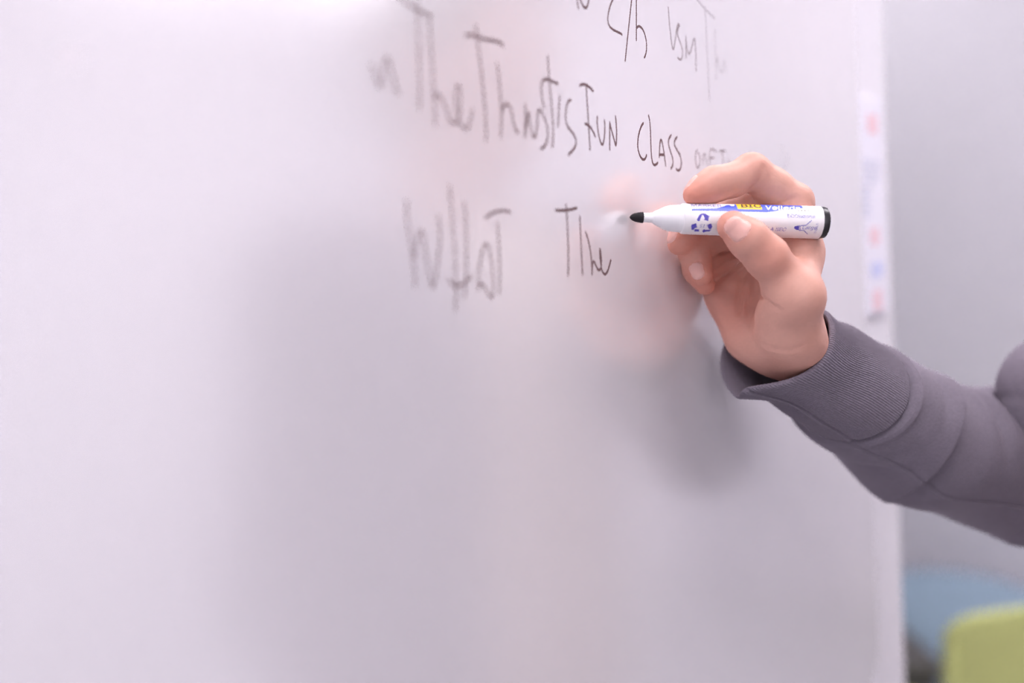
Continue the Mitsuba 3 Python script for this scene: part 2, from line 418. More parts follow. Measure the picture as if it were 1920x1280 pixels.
def on_barrel(x, y):
    """The photograph's pixel (x, y) on the barrel -> (distance along it, arc position round it)."""
    d = ray(x, y)
    r = float(barrel_r(mpx(x)))
    o = CAM - TIP
    d2, o2 = np.array([d @ MX, d @ MZ]), np.array([o @ MX, o @ MZ])
    a, b, c = d2 @ d2, d2 @ o2, o2 @ o2 - r * r
    t = (-b - math.sqrt(max(b * b - a * c, 0.0))) / a
    q = o2 + t * d2
    return float((o + t * d) @ AX), RB * (math.atan2(q[1], q[0]) - VIEW_ANGLE)


def py_to_y(x, y):
    return on_barrel(x, y)[1]


def bx_(x, y=415):
    return on_barrel(x, y)[0]


def flat(poly, depth=0.00003, size=0.0012):
    ms = []
    for g in getattr(poly, 'geoms', [poly]):
        m = trimesh.creation.extrude_polygon(g, depth)
        v, f = trimesh.remesh.subdivide_to_size(m.vertices, m.faces, size)
        ms.append(trimesh.Trimesh(v, f, process=False))
    return cat_(*ms)


def area(pts, smooth=0):
    P = np.array([on_barrel(x, y) for x, y in pts])
    p = Polygon(P)
    return p.buffer(smooth).buffer(-2 * smooth).buffer(smooth) if smooth else p


def text_on(txt, x0, y_px, height, mat_, label, stretch=1.0, bold=False, italic=0.0, at_y=None, rot=0.0, lift=0.00004):
    m = meshkit.text_mesh(txt, height, depth=0.00003, bold=bold)
    v, f = trimesh.remesh.subdivide_to_size(m.vertices, m.faces, 0.0007)
    if rot:
        c, q = math.cos(rot), math.sin(rot)
        v[:, :2] = v[:, :2] @ np.array([[c, q], [-q, c]])
    else:
        v[:, 0] = v[:, 0] * stretch + italic * v[:, 1]
    v[:, 0] += bx_(x0, y_px or 388)
    v[:, 1] += py_to_y(x0, y_px) if at_y is None else at_y
    put('marker__lettering', wrap(trimesh.Trimesh(v, f, process=False), lift), mat_, label=label)


# blue banner along the top
top_y = py_to_y(1420, 384.5) + 0.004
banner = Polygon([(bx_(x, 392), y) for x, y in [(1297, py_to_y(1297, 394.6)), (1297, py_to_y(1297, 391.2)), (1343, py_to_y(1343, 390.6)), (1358, py_to_y(1358, 387.0)), (1368, py_to_y(1368, 383.9)), (1374, py_to_y(1374, 387.0)),
                                       (1379, py_to_y(1379, 386.0)), (1384, top_y), (1508, top_y), (1506, py_to_y(1500, 390.0)), (1500, py_to_y(1500, 391.2)), (1484, py_to_y(1484, 393.0)), (1462, py_to_y(1462, 394.2)), (1448, py_to_y(1448, 396.6)), (1436, py_to_y(1436, 397.6)), (1400, py_to_y(1400, 396.8)), (1340, py_to_y(1340, 395.2))]])
put('marker__banner', wrap(flat(banner), 0.00002), 'print_royal', label='blue printed banner')
yb = py_to_y(1405, 391.0)
logo = sbox(bx_(1384, 388), yb, bx_(1426, 388), yb + 0.0062).buffer(0.0006)
put('marker__logo', wrap(flat(logo), 0.00006), 'print_yellow', label='yellow logo plate')
text_on('BIC', 1388, 0, 0.0042, 'print_dark', 'black logo lettering', stretch=1.18, bold=True, italic=0.12, at_y=yb + 0.0009, lift=0.0001)
text_on('Velleda', 1432, 0, 0.0042, 'print_white', 'white banner lettering', stretch=1.0, bold=True, italic=0.25, at_y=py_to_y(1450, 393.2), lift=0.00007)
text_on('MARKER', 1296, 0, 0.0030, 'print_violet', 'small violet lettering at the front', stretch=1.05, at_y=py_to_y(1310, 387.2))
text_on('ECOlutions', 1476, 407.5, 0.0019, 'print_violet', 'small violet lettering under the banner', stretch=1.18)
for k in range(5):
    p = Point(*on_barrel(1497 + 6.2 * k, 394.6)).buffer(0.00045 - 0.00004 * k)
    put('marker__print_dot', wrap(flat(p)), 'print_dark')
text_on('EFFACABLE A SEC', 1381.5, 430.2, 0.00215, 'print_violet', 'violet line of lettering past the thumb', stretch=1.07, bold=False, italic=0.2)
# pen icon with outline
icon = area([(1488.5, 426.2), (1491, 423.8), (1495, 423.0), (1498.5, 423.2), (1498, 430.8), (1494, 431.2), (1490.5, 429.2)])


def linework(lines, w):
    return unary_union([LineString([on_barrel(x, y) for x, y in l]).buffer(w, quad_segs=3) for l in lines])


put('marker__pen_icon', wrap(flat(unary_union([icon, linework([[(1499.5, 422.8), (1511, 422.2), (1521.5, 413.5)], [(1498.5, 431.6), (1507.5, 431.8), (1514, 438.6)], [(1500, 422.8), (1500, 431.4)]], 0.00020)]))), 'print_violet', label='violet pen tip icon')
text_on('Large', 1503, 429.4, 0.0022, 'print_violet', 'word inside the pen icon', stretch=1.05, italic=0.2)
text_on('Tinta 1.5', 1528.8, 438.0, 0.0011, 'print_violet', 'tiny lettering across the barrel', rot=math.pi / 2 - 0.06)


def recycle():
    """Three bent arrows round a triangle."""
    cx, cy = 1316.0, 418.5
    parts = []
    px = lambda pts: area(pts)
    parts.append(px([(1306.5, 412.0), (1310.5, 404.5), (1314.5, 400.4), (1317.2, 401.6), (1314.6, 407.0), (1311.6, 413.8), (1309.8, 415.2)]))
    parts.append(px([(1316.0, 400.0), (1322.0, 400.2), (1326.4, 403.2), (1330.4, 404.8), (1328.4, 408.0), (1328.0, 414.4), (1319.0, 411.8), (1322.0, 410.2), (1319.4, 405.0)]))
    parts.append(px([(1296.4, 421.2), (1305.4, 418.4), (1306.6, 427.2), (1303.8, 426.6), (1299.6, 430.6), (1296.6, 430.8), (1296.0, 426.4)]))
    parts.append(px([(1301.0, 430.4), (1303.4, 429.4), (1310.8, 429.8), (1310.6, 433.6), (1302.4, 433.8)]))
    parts.append(px([(1327.0, 421.0), (1333.0, 418.6), (1335.8, 424.4), (1333.4, 428.8), (1329.0, 429.2), (1327.6, 425.4)]))
    parts.append(px([(1334.0, 430.0), (1330.0, 433.6), (1322.0, 434.0), (1319.0, 436.4), (1316.8, 432.6), (1320.0, 429.0), (1321.6, 430.6), (1328.0, 430.6)]))
    return unary_union([p.buffer(0) for p in parts])


put('marker__recycling_symbol', wrap(flat(recycle())), 'print_violet', label='violet recycling symbol of bent arrows')
text_on('51%', 1310.2, 426.0, 0.0020, 'print_violet', 'number inside the recycling symbol', stretch=0.98, italic=0.15)


# ------------------------------------------------------------------ implicit bodies
def cone_sdf(P, a, b, ra, rb):
    """Signed distance to a round cone, nearly: a capsule whose radius runs from ra to rb."""
    ab = b - a
    L2 = max(float(ab @ ab), 1e-12)
    d = P - a
    h = np.clip((d @ ab) / L2, 0, 1)
    q = d - h[:, None] * ab.astype(P.dtype)
    return np.sqrt(np.einsum('ij,ij->i', q, q)) - (ra + (rb - ra) * h)


def smin(a, b, k):
    if a is None:
        return b
    h = np.maximum(k - np.abs(a - b), 0) / k
    return np.minimum(a, b) - h * h * k * 0.25


def surface_nets(fn, lo, hi, step):
    """The zero surface of fn on a grid, as quads cut in two."""
    lo, hi = np.asarray(lo, float), np.asarray(hi, float)
    n = np.ceil((hi - lo) / step).astype(int) + 1
    gx, gy, gz = [lo[k] + step * np.arange(n[k]) for k in range(3)]
    V = np.empty(n, np.float32)
    YY, ZZ = np.meshgrid(gy, gz, indexing='ij')
    for i in range(0, n[0], 16):
        xs = gx[i:i + 16]
        pts = np.stack([np.repeat(xs, YY.size), np.tile(YY.ravel(), len(xs)), np.tile(ZZ.ravel(), len(xs))], 1).astype(np.float32)
        V[i:i + 16] = fn(pts).reshape(len(xs), n[1], n[2])
    S = V < 0
    c = [S[i:n[0] - 1 + i, j:n[1] - 1 + j, k:n[2] - 1 + k] for i in (0, 1) for j in (0, 1) for k in (0, 1)]
    cnt = sum(x.astype(np.int8) for x in c)
    act = (cnt > 0) & (cnt < 8)
    idx = np.full(act.shape, -1, np.int64)
    cells = np.argwhere(act)
    idx[act] = np.arange(len(cells))
    acc, num = np.zeros((len(cells), 3)), np.zeros(len(cells))
    cor = [(i, j, k) for i in (0, 1) for j in (0, 1) for k in (0, 1)]
    for a in range(8):
        for b in range(a + 1, 8):
            da = np.array(cor[b]) - np.array(cor[a])
            if np.abs(da).sum() != 1:
                continue
            va = V[tuple((cells + cor[a]).T)]
            vb = V[tuple((cells + cor[b]).T)]
            on = (va < 0) != (vb < 0)
            t = np.where(on, va / np.where(on, va - vb, 1), 0)
            acc[on] += np.array(cor[a]) + t[on, None] * da
            num[on] += 1
    verts = lo + step * (cells + acc / num[:, None])
    faces = []
    for ax in range(3):
        o1, o2 = [(1, 2), (2, 0), (0, 1)][ax]
        sl = [slice(0, n[k] - 1) for k in range(3)]
        A = S[tuple(slice(0, n[k] - 1) for k in range(3))]
        sh = [slice(0, n[k] - 1) for k in range(3)]
        sh[ax] = slice(1, n[ax])
        B = S[tuple(sh)]
        e = np.argwhere(A != B)
        e = e[(e[:, o1] > 0) & (e[:, o2] > 0)]
        flip = A[tuple(e.T)]
        d1, d2 = np.zeros(3, int), np.zeros(3, int)
        d1[o1], d2[o2] = 1, 1
        q = np.stack([idx[tuple((e - d1 - d2).T)], idx[tuple((e - d2).T)], idx[tuple(e.T)], idx[tuple((e - d1).T)]], 1)
        q[~flip] = q[~flip][:, ::-1]
        faces += [q[:, [0, 1, 2]], q[:, [0, 2, 3]]]
    f = np.vstack(faces)
    f = f[(f >= 0).all(1)]
    return trimesh.Trimesh(verts, f, process=False)


def relax(m, n):
    """Smooths a mesh without shrinking it (alternate steps in and out)."""
    e = m.edges_unique
    k = len(m.vertices)
    A = sparse.coo_matrix((np.ones(2 * len(e)), (np.r_[e[:, 0], e[:, 1]], np.r_[e[:, 1], e[:, 0]])), shape=(k, k)).tocsr()
    deg = np.maximum(np.asarray(A.sum(1)), 1)
    V = np.array(m.vertices)
    for _ in range(n):
        V = V + 0.5 * (A @ V / deg - V)
        V = V - 0.52 * (A @ V / deg - V)
    m.vertices = V


MM = 0.001


def hz(px, z):
    """Depth of a point of the hand, from its depth relative to the pen's tip."""
    if z < 0.7:
        return z
    rel = z - 0.82
    return ZT + rel - 0.019 * (px - 1180) / 366 - max(0.0, rel - 0.03) * 0.5


def hat(px, py, z):
    return at(px, py, hz(px, z))


def J(px, py, z, r):
    return hat(px, py, z), r * MM


# the writing hand: every bone from joint to joint with radii, placed where the photograph shows the joints
HAND = {
    'index': [J(1299, 366, .8255, 5.6), J(1318, 357, .829, 8.2), J(1340, 345, .833, 9.7), J(1374, 338, .838, 9.2), J(1408, 322, .845, 10.3), J(1448, 350, .851, 10.4), J(1489, 379, .857, 11.0)],
    'thumb': [J(1374, 424, .8145, 8.7), J(1404, 449, .8165, 10.6), J(1437, 481, .822, 11.6), J(1466, 518, .830, 11.6), J(1492, 556, .831, 13.4)],
    'middle': [J(1274, 456, .843, 7.2), J(1284, 439, .846, 8.0), J(1308, 414, .857, 8.4), J(1340, 399, .884, 9.4), J(1400, 389, .880, 9.6), J(1462, 392, .873, 10.2)],
    'ring': [J(1315, 514, .856, 7.0), J(1306, 488, .861, 7.8), J(1297, 468, .857, 8.0), J(1306, 454, .865, 8.0), J(1322, 452, .877, 8.6), J(1430, 430, .918, 9.6)],
    'pinky': [J(1322, 534, .877, 6.2), J(1304, 508, .877, 6.8), J(1303, 494, .881, 7.0), J(1326, 498, .896, 7.4), J(1395, 480, .943, 9.0)],
}
PALM = [
    (J(1489, 379, .857, 11.0), J(1500, 470, .861, 10.0)), (J(1500, 470, .861, 10.0), J(1490, 640, .868, 12.0)),
    (J(1462, 396, .880, 10.2), J(1462, 640, .882, 12.5)), (J(1430, 430, .918, 9.6), J(1440, 645, .893, 12.0)),
    (J(1395, 480, .945, 9.0), J(1416, 630, .902, 11.5)), (J(1352, 545, .914, 8.0), J(1408, 630, .900, 11.5)), (J(1368, 575, .910, 10.5), J(1404, 622, .900, 12.0)),
    (J(1492, 556, .831, 13.4), J(1486, 626, .847, 15.0)), (J(1464, 590, .843, 14.0), J(1474, 630, .855, 14.0)), (J(1352, 545, .914, 8.0), J(1388, 500, .930, 9.5)), (J(1492, 556, .831, 13.4), J(1502, 480, .856, 9.0)),
    (J(1452, 655, .882, 12.5), J(1556, 735, .535, 15.0)), (J(1495, 650, .872, 13.0), J(1580, 712, .530, 16.5)),
    (J(1412, 630, .896, 12.0), J(1452, 655, .886, 12.5)), (J(1486, 626, .849, 14.5), J(1495, 650, .872, 13.0)),
]
CREASES = [   # lines in the skin (pixels and rough depth), half width in mm, depth in mm
    ([(1419, 526, .84), (1424, 546, .84), (1434, 561, .84), (1450, 574, .84), (1468, 583, .84)], 1.1, 1.5),
    ([(1440, 577, .84), (1452, 588, .84), (1468, 594, .84)], 0.9, 0.5),
    ([(1402, 497, .87), (1394, 520, .87), (1387, 550, .87), (1383, 585, .87)], 1.5, 1.5),
    ([(1403, 535, .86), (1402, 575, .86), (1405, 610, .86)], 1.6, 0.8),
    ([(1338, 499, .88), (1352, 492, .88), (1368, 483, .88), (1384, 471, .88)], 1.3, 1.8),
    ([(1345, 528, .88), (1362, 510, .88), (1380, 497, .88), (1398, 486, .88)], 1.2, 1.3),
    ([(1424, 484, .82), (1437, 481, .82), (1450, 474, .82)], 0.8, 0.5),
    ([(1429, 490, .82), (1442, 488, .82), (1455, 481, .82)], 0.8, 0.4),
    ([(1432, 314, .84), (1428, 330, .84), (1417, 346, .84), (1404, 358, .84)], 1.2, 1.3),
    ([(1462, 382, .85), (1478, 377, .85), (1492, 370, .85)], 1.0, 1.2),
    ([(1430, 645, .87), (1455, 655, .87), (1485, 656, .87), (1512, 645, .87)], 1.3, 0.5),
    ([(1372, 372, .83), (1376, 360, .83)], 1.0, 0.6),
]


def chain(P, js, k):
    d = None
    for (a, ra), (b, rb) in zip(js[:-1], js[1:]):
        d = smin(d, cone_sdf(P, a, b, ra, rb), k)
    return d


def flesh_sdf(P):
    palm = None
    for (a, ra), (b, rb) in PALM:
        palm = smin(palm, cone_sdf(P, a, b, ra, rb), 0.012)
    f = {n: chain(P, js, 0.005) for n, js in HAND.items()}
    d = palm
    d = smin(d, f['pinky'], 0.004)
    d = smin(d, f['ring'], 0.0022)
    d = smin(d, f['middle'], 0.0022)
    d = smin(d, f['index'], 0.0035)
    return smin(d, f['thumb'], 0.006)


def on_skin(px, py, z):
    """The point of the skin nearest the camera along the line through (px, py), searched from just before depth z."""
    d = ray(px, py)
    n = np.linalg.norm(d)
    t = hz(px, z) * n - 0.03
    for _ in range(50):
        t += 0.8 * float(flesh_sdf((CAM + d / n * t)[None])[0])
    return CAM + d / n * t


CREASE_PTS = [(np.array([on_skin(*q) for q in pts]), r * MM, dep * MM) for pts, r, dep in CREASES]


def hand_sdf(P):
    d = flesh_sdf(P)
    for pts, r, dep in CREASE_PTS:
        g = None
        for a, b in zip(pts[:-1], pts[1:]):
            q = cone_sdf(P, a, b, 0.0, 0.0)
            g = q if g is None else np.minimum(g, q)
        d = d + dep * np.exp(-(g / r) ** 2)
    # the flesh gives way where it presses on the pen
    pa = np.clip((P - TIP) @ AX.astype(np.float32), mpx(1284), LEN)
    pen = np.linalg.norm(P - (TIP + pa[:, None] * AX).astype(np.float32), axis=1) - barrel_r(pa).astype(np.float32) - 0.0001
    d = np.maximum(d, -pen)
    return d


allj = [j for js in HAND.values() for j in js] + [j for pr in PALM for j in pr]
pp = np.array([p for p, r in allj])
rr = np.array([r for p, r in allj])[:, None]
lo, hi = (pp - rr).min(0) - 0.004, (pp + rr).max(0) + 0.004
hand = surface_nets(hand_sdf, lo, hi, 0.0012)
relax(hand, 6)


def skin_color(V, warm=()):
    """Skin tone: redder over knuckles and finger ends, finely mottled."""
    base = np.array([0.545, 0.28, 0.217])
    red = np.array([0.60, 0.215, 0.15])
    pale = np.array([0.64, 0.37, 0.29])
    w = np.zeros(len(V))
    for p, s, g in warm:
        w = np.maximum(w, g * np.exp(-(np.linalg.norm(V - p, axis=1) / s) ** 2))
    k = meshkit.fbm(V * 90, 3)
    c = base + (pale - base) * (0.55 * k)[:, None]
    c = c + (red - c) * np.clip(w, 0, 1)[:, None]
    f = meshkit.fbm(V * 900, 2, 5)
    return c * (0.95 + 0.10 * f)[:, None]


warm = [(HAND[n][0][0], 0.012, 0.9) for n in HAND] + [(hat(1408, 300, .845), 0.012, 0.35), (hat(1437, 481, .815), 0.012, 0.5), (hat(1360, 590, .885), 0.02, 0.45), (hat(1300, 375, .825), 0.015, 0.6)]

# ---- the rest of the body, out of the picture to the right
B = lambda s, y, z: np.array([s, y, z])
ELB = at(1972, 868, .614)
WR = at(1550, 705, .532)
FM = at(1690, 785, .556)
SHO = ELB + np.array([0.15, -0.265, 0.165])        # right shoulder, back and up from the elbow
CX, CY = SHO[0] - 0.19, SHO[1] - 0.02               # the trunk's axis
SZ = SHO[2]
LSH = B(CX - 0.19, CY - 0.02, SZ)
HIP = 0.90
print('elbow', ELB, 'shoulder', SHO, 'trunk', CX, CY)
LEL, LWR = LSH + [-0.05, -0.03, -0.29], LSH + [-0.04, 0.06, -0.53]
HEAD = B(CX, CY + 0.045, SZ + 0.225)


def body_sdf(P):
    c = lambda a, b, ra, rb: cone_sdf(P, np.asarray(a, float), np.asarray(b, float), ra, rb)
    d = c(WR, FM, 0.019, 0.025)
    d = smin(d, c(FM, ELB, 0.025, 0.032), 0.02)
    d = smin(d, c(ELB, SHO, 0.034, 0.045), 0.02)
    d = smin(d, c(SHO, LSH, 0.055, 0.055), 0.06)
    for s in (-0.07, 0.07):
        d = smin(d, c(B(CX + s, CY, SZ - 0.10), B(CX + s * 0.9, CY, HIP + 0.08), 0.098, 0.092), 0.06)
        d = smin(d, c(B(CX + s * 1.25, CY, HIP), B(CX + s * 1.3, CY + 0.01, 0.49), 0.088, 0.056), 0.05)
        d = smin(d, c(B(CX + s * 1.3, CY + 0.01, 0.49), B(CX + s * 1.3, CY - 0.01, 0.09), 0.056, 0.038), 0.03)
        d = smin(d, c(B(CX + s * 1.3, CY - 0.02, 0.05), B(CX + s * 1.35, CY + 0.14, 0.035), 0.036, 0.026), 0.03)
    d = smin(d, c(LSH, LEL, 0.045, 0.034), 0.03)
    d = smin(d, c(LEL, LWR, 0.034, 0.023), 0.02)
    d = smin(d, c(LWR, LWR + [0, 0.02, -0.075], 0.020, 0.026), 0.02)
    for k in range(4):
        x = (k - 1.5) * 0.016
        kn = LWR + [x, 0.02, -0.085]
        L = (0.036, 0.042, 0.040, 0.031)[k]
        d = smin(d, c(kn, kn + [0, 0.008, -L], 0.0088, 0.0082), 0.004)
        d = smin(d, c(kn + [0, 0.008, -L], kn + [0, 0.026, -1.75 * L], 0.0082, 0.0072), 0.004)
    d = smin(d, c(LWR + [0.022, 0.02, -0.03], LWR + [0.040, 0.045, -0.075], 0.012, 0.009), 0.008)
    d = smin(d, c(B(CX, CY - 0.01, SZ + 0.02), HEAD + [0, -0.03, -0.06], 0.060, 0.055), 0.03)
    d = smin(d, c(HEAD + [0, -0.025, 0.035], HEAD + [0, 0.01, 0.03], 0.090, 0.078), 0.04)
    d = smin(d, c(HEAD + [0, 0.035, -0.035], HEAD + [0, 0.052, -0.085], 0.052, 0.030), 0.05)
    d = smin(d, c(HEAD + [0, 0.085, 0.012], HEAD + [0, 0.106, -0.028], 0.007, 0.013), 0.012)
    for s in (-1, 1):
        d = smin(d, c(HEAD + [s * 0.078, -0.012, 0.012], HEAD + [s * 0.075, -0.004, -0.028], 0.017, 0.010), 0.006)
        d = np.maximum(d, -(c(HEAD + [s * 0.031, 0.096, 0.012], HEAD + [s * 0.036, 0.092, 0.012], 0.013, 0.011)))
        d = smin(d, c(HEAD + [s * 0.018, 0.078, 0.032], HEAD + [s * 0.045, 0.068, 0.033], 0.011, 0.009), 0.01)
    d = smin(d, c(HEAD + [-0.018, 0.078, -0.056], HEAD + [0.018, 0.078, -0.056], 0.008, 0.008), 0.006)
    return d


body = surface_nets(body_sdf, B(CX - 0.36, CY - 0.22, 0.0), B(max(ELB[0], SHO[0]) + 0.12, max(ELB[1], WR[1]) + 0.06, SZ + 0.40), 0.006)
relax(body, 5)


skin = cat_(hand, body)
tag('person', 'person in a grey sweatshirt reaching out an arm to write, right hand holding a marker', 'person')
put('person__body', skin, 'skin', smooth=True, color=skin_color(np.asarray(skin.vertices), warm), label='bare right hand with pinkish skin')


# ---- fingernails: curved plates laid on the skin
def nail(finger, along, normal, length, width):
    """A thin curved plate on a finger's end: along = distance of its middle from the last joint's centre towards the hand (mm)."""
    js = HAND[finger]
    a, b = js[0][0], js[1][0]
    axis = (b - a) / np.linalg.norm(b - a)
    normal = normal - axis * (normal @ axis)
    normal /= np.linalg.norm(normal)
    side = np.cross(axis, normal)
    r = js[0][1]
    n1, n2 = 22, 18
    u, v = np.meshgrid(np.linspace(-1, 1, n1), np.linspace(-1, 1, n2), indexing='ij')
    w = width / 2 * np.power(np.clip(1 - np.abs(u) ** 4.0, 0, 1), 0.5)
    al = v * w / r
    d = normal * np.cos(al)[..., None] + side * np.sin(al)[..., None]
    P = a + axis * (along * MM + u * length / 2)[..., None] + d * 0.02
    p, dd, t = P.reshape(-1, 3), d.reshape(-1, 3), np.zeros(n1 * n2)
    for _ in range(60):
        t += 0.8 * chain(p - t[:, None] * dd, js, 0.005)
    Q = p - t[:, None] * dd
    edge = (np.minimum(1, 2.5 * (1 - np.abs(v)) + 0.1) * np.minimum(1, 4.0 * (1 - np.abs(u)) + 0.15)).reshape(-1, 1)
    V = Q + dd * (0.00060 * edge - 0.0001)
    f = []
    for i in range(n1 - 1):
        for j in range(n2 - 1):
            k = i * n2 + j
            f += [[k, k + n2, k + 1], [k + 1, k + n2, k + n2 + 1]]
    m = cat_(trimesh.Trimesh(V, f, process=False), trimesh.Trimesh(V - dd * 0.0010, [q[::-1] for q in f], process=False))
    trimesh.repair.fix_normals(m)
    return m


toc = lambda p: (CAM - p) / np.linalg.norm(CAM - p)
put('person__fingernail', nail('thumb', 1.0, toc(HAND['thumb'][0][0]) + 0.12 * UP - 0.04 * RIGHT, 0.0132, 0.0125), 'nail', smooth=True, label='short thumbnail facing the camera')
put('person__fingernail', nail('ring', 0.5, toc(HAND['ring'][0][0]) - 0.35 * RIGHT, 0.0100, 0.0090), 'nail', smooth=True, label='nail of the curled ring finger')
put('person__fingernail', nail('middle', 0.0, toc(HAND['middle'][0][0]) * 0.5 - 1.0 * RIGHT + 0.2 * UP, 0.0095, 0.0095), 'nail', smooth=True, label='nail of the middle finger under the marker')
put('person__fingernail', nail('index', 2.5, UP - 0.7 * RIGHT + 0.45 * FWD, 0.0115, 0.0095), 'nail', smooth=True, label='nail of the index finger on top')

# ---- the sleeve: stations along the forearm (top edge, bottom edge, bulge of the near side along the arm, depth, depth radius in mm)
ST = [
    (1540, 577, 1378, 747, 31, 0.516, 33, 84), (1566, 604, 1432, 752, 54, 0.521, 32, 76), (1604, 617, 1482, 782, 66, 0.529, 32), (1652, 646, 1525, 812, 76, 0.539, 33),
    (1662, 650, 1536, 830, 78, 0.544, 36), (1692, 667, 1582, 862, 72, 0.552, 38), (1725, 688, 1625, 903, 60, 0.560, 40), (1757, 712, 1662, 938, 50, 0.568, 41),
    (1800, 718, 1722, 957, 44, 0.579, 42), (1850, 724, 1790, 978, 38, 0.590, 44), (1888, 729, 1858, 1002, 33, 0.599, 46), (1926, 728, 1900, 1018, 28, 0.606, 49), (1990, 735, 1960, 1015, 22, 0.612, 52), (2030, 760, 2015, 985, 18, 0.612, 47)]


def station(row):
    tx, ty, bx_, by, bulge, z, rd = row[:7]
    top, bot = at(tx, ty, z), at(bx_, by, z)
    c, mj = (top + bot) / 2, (top - bot) / 2
    chord = np.array([bx_ - tx, by - ty], float)
    chord /= np.linalg.norm(chord)
    perp = np.array([chord[1], -chord[0]])          # along the arm, to the right
    if perp[0] < 0:
        perp = -perp
    lat = z / F * (perp[0] * RIGHT - perp[1] * UP)
    return np.r_[c, mj, bulge * lat - rd * MM * FWD, (bulge if len(row) == 7 else row[7]) * lat - rd * (1.0 if len(row) == 7 else 0.7) * MM * FWD]


SV = np.array([station(r) for r in ST])
SP = PchipInterpolator(np.arange(len(ST)), SV)


def sleeve_grid(t0, t1, nt, nth, offset):
    """Rings of the sleeve; offset(t, theta) moves the cloth outwards in metres."""
    t = np.linspace(t0, t1, nt)
    th = np.linspace(0, 2 * np.pi, nth, endpoint=False)
    S = SP(t)
    C, Sn = np.cos(th)[None, :, None], np.sin(th)[None, :, None]
    c, mj, nr = S[:, None, :3], S[:, None, 3:6], np.where(Sn > 0, S[:, None, 6:9], S[:, None, 9:12])
    P = c + mj * C + nr * Sn
    out = mj / np.linalg.norm(mj, axis=-1, keepdims=True) * C + nr / np.linalg.norm(nr, axis=-1, keepdims=True) * Sn
    tt, hh = np.meshgrid(t, th, indexing='ij')
    return P + out * offset(tt, hh)[..., None]


def grid_mesh(G, closed=True):
    nt, nth = G.shape[:2]
    i, j = np.meshgrid(np.arange(nt - 1), np.arange(nth), indexing='ij')
    a, b = i * nth + j, i * nth + (j + 1) % nth
    f = np.concatenate([np.stack([a, b, a + nth], -1).reshape(-1, 3), np.stack([b, b + nth, a + nth], -1).reshape(-1, 3)])
    return trimesh.Trimesh(G.reshape(-1, 3), f, process=False)


def dth(h, c):
    return (h - c + np.pi) % (2 * np.pi) - np.pi


SEAM_TH = 2.50
NR = 150


def cuff_off(t, h):
    rib = 0.00030 * np.cos(NR * h)
    roll = -0.0016 * np.clip(1 - t / 0.10, 0, 1) ** 2 - 0.0040 * np.clip((t - 2.80) / 0.20, 0, 1) ** 2
    seam = 0.0009 * np.exp(-(dth(h, SEAM_TH) / 0.035) ** 2) - 0.0009 * np.exp(-(dth(h, SEAM_TH - 0.06) / 0.03) ** 2)
    buckle = 0.0016 * np.sin(2.2 * h + 1.3 * t) * np.sin(1.1 * t)
    dip = -0.0035 * np.exp(-((t - 1.0) / 0.55) ** 2 - (dth(h, 2.9) / 0.5) ** 2)
    return rib * np.clip(1.2 - 0.2 * t, 0.6, 1) + roll + seam + buckle + dip


def rim_dip(G, t0, t1):
    """Draws the lower front of the cuff's mouth towards the hand."""
    t = np.linspace(t0, t1, G.shape[0])[:, None, None]
    th = np.linspace(0, 2 * np.pi, G.shape[1], endpoint=False)[None, :, None]
    ax = (SP(1.0)[:3] - SP(0.0)[:3])[None, None]
    return G - ax * (0.75 * np.exp(-(dth(th, 2.45) / 0.42) ** 2) - 0.30 * np.exp(-(dth(th, 1.35) / 0.5) ** 2)) * np.clip(1 - t / 1.3, 0, 1) ** 1.3


outer = rim_dip(sleeve_grid(0.0, 3.0, 70, 1200, cuff_off), 0.0, 3.0)
inner = rim_dip(sleeve_grid(0.0, 2.4, 30, 1200, lambda t, h: -0.0032 + 0.0012 * np.cos(NR * h) * 0.2 + 0.0 * t), 0.0, 2.4)
lip = rim_dip(sleeve_grid(0.0, 0.0, 1, 1200, lambda t, h: -0.0021 + 0 * t), 0.0, 0.0)
lip = lip - (SP(0.15)[:3] - SP(0.0)[:3])[None, None] * 0.12
cuff = grid_mesh(np.concatenate([outer[::-1], lip, inner], 0))
trimesh.repair.fix_normals(cuff)

FOLDS = [   # (t at theta = pi/2, slope of t with theta, theta centre, theta width, width in t, height in mm)
    (7.7, 0.10, 1.2, 1.0, 0.30, 1.2), (5.15, -0.35, 0.9, 0.5, 0.22, -2.0), (5.7, -0.5, 0.7, 0.5, 0.25, 2.0),
    (8.0, 0.45, 0.6, 0.55, 0.16, 1.5), (8.3, 0.45, 0.75, 0.65, 0.13, -1.7), (8.7, 0.5, 0.6, 0.5, 0.14, 1.6), (9.15, 0.45, 0.9, 0.8, 0.14, -1.9), (9.5, 0.3, 0.9, 0.9, 0.16, 1.8),
    (9.85, 0.12, 1.3, 1.2, 0.14, -2.4), (10.15, 0.08, 1.5, 1.3, 0.15, 2.2), (10.5, 0.05, 1.6, 1.4, 0.14, -3.0), (10.9, 0.0, 1.7, 1.5, 0.2, 2.4),
    (4.7, 0.2, 2.55, 0.4, 0.3, -1.6), (5.3, -0.5, 2.5, 0.35, 0.22, 1.6), (6.2, 0.2, 2.7, 0.35, 0.3, -1.2)]


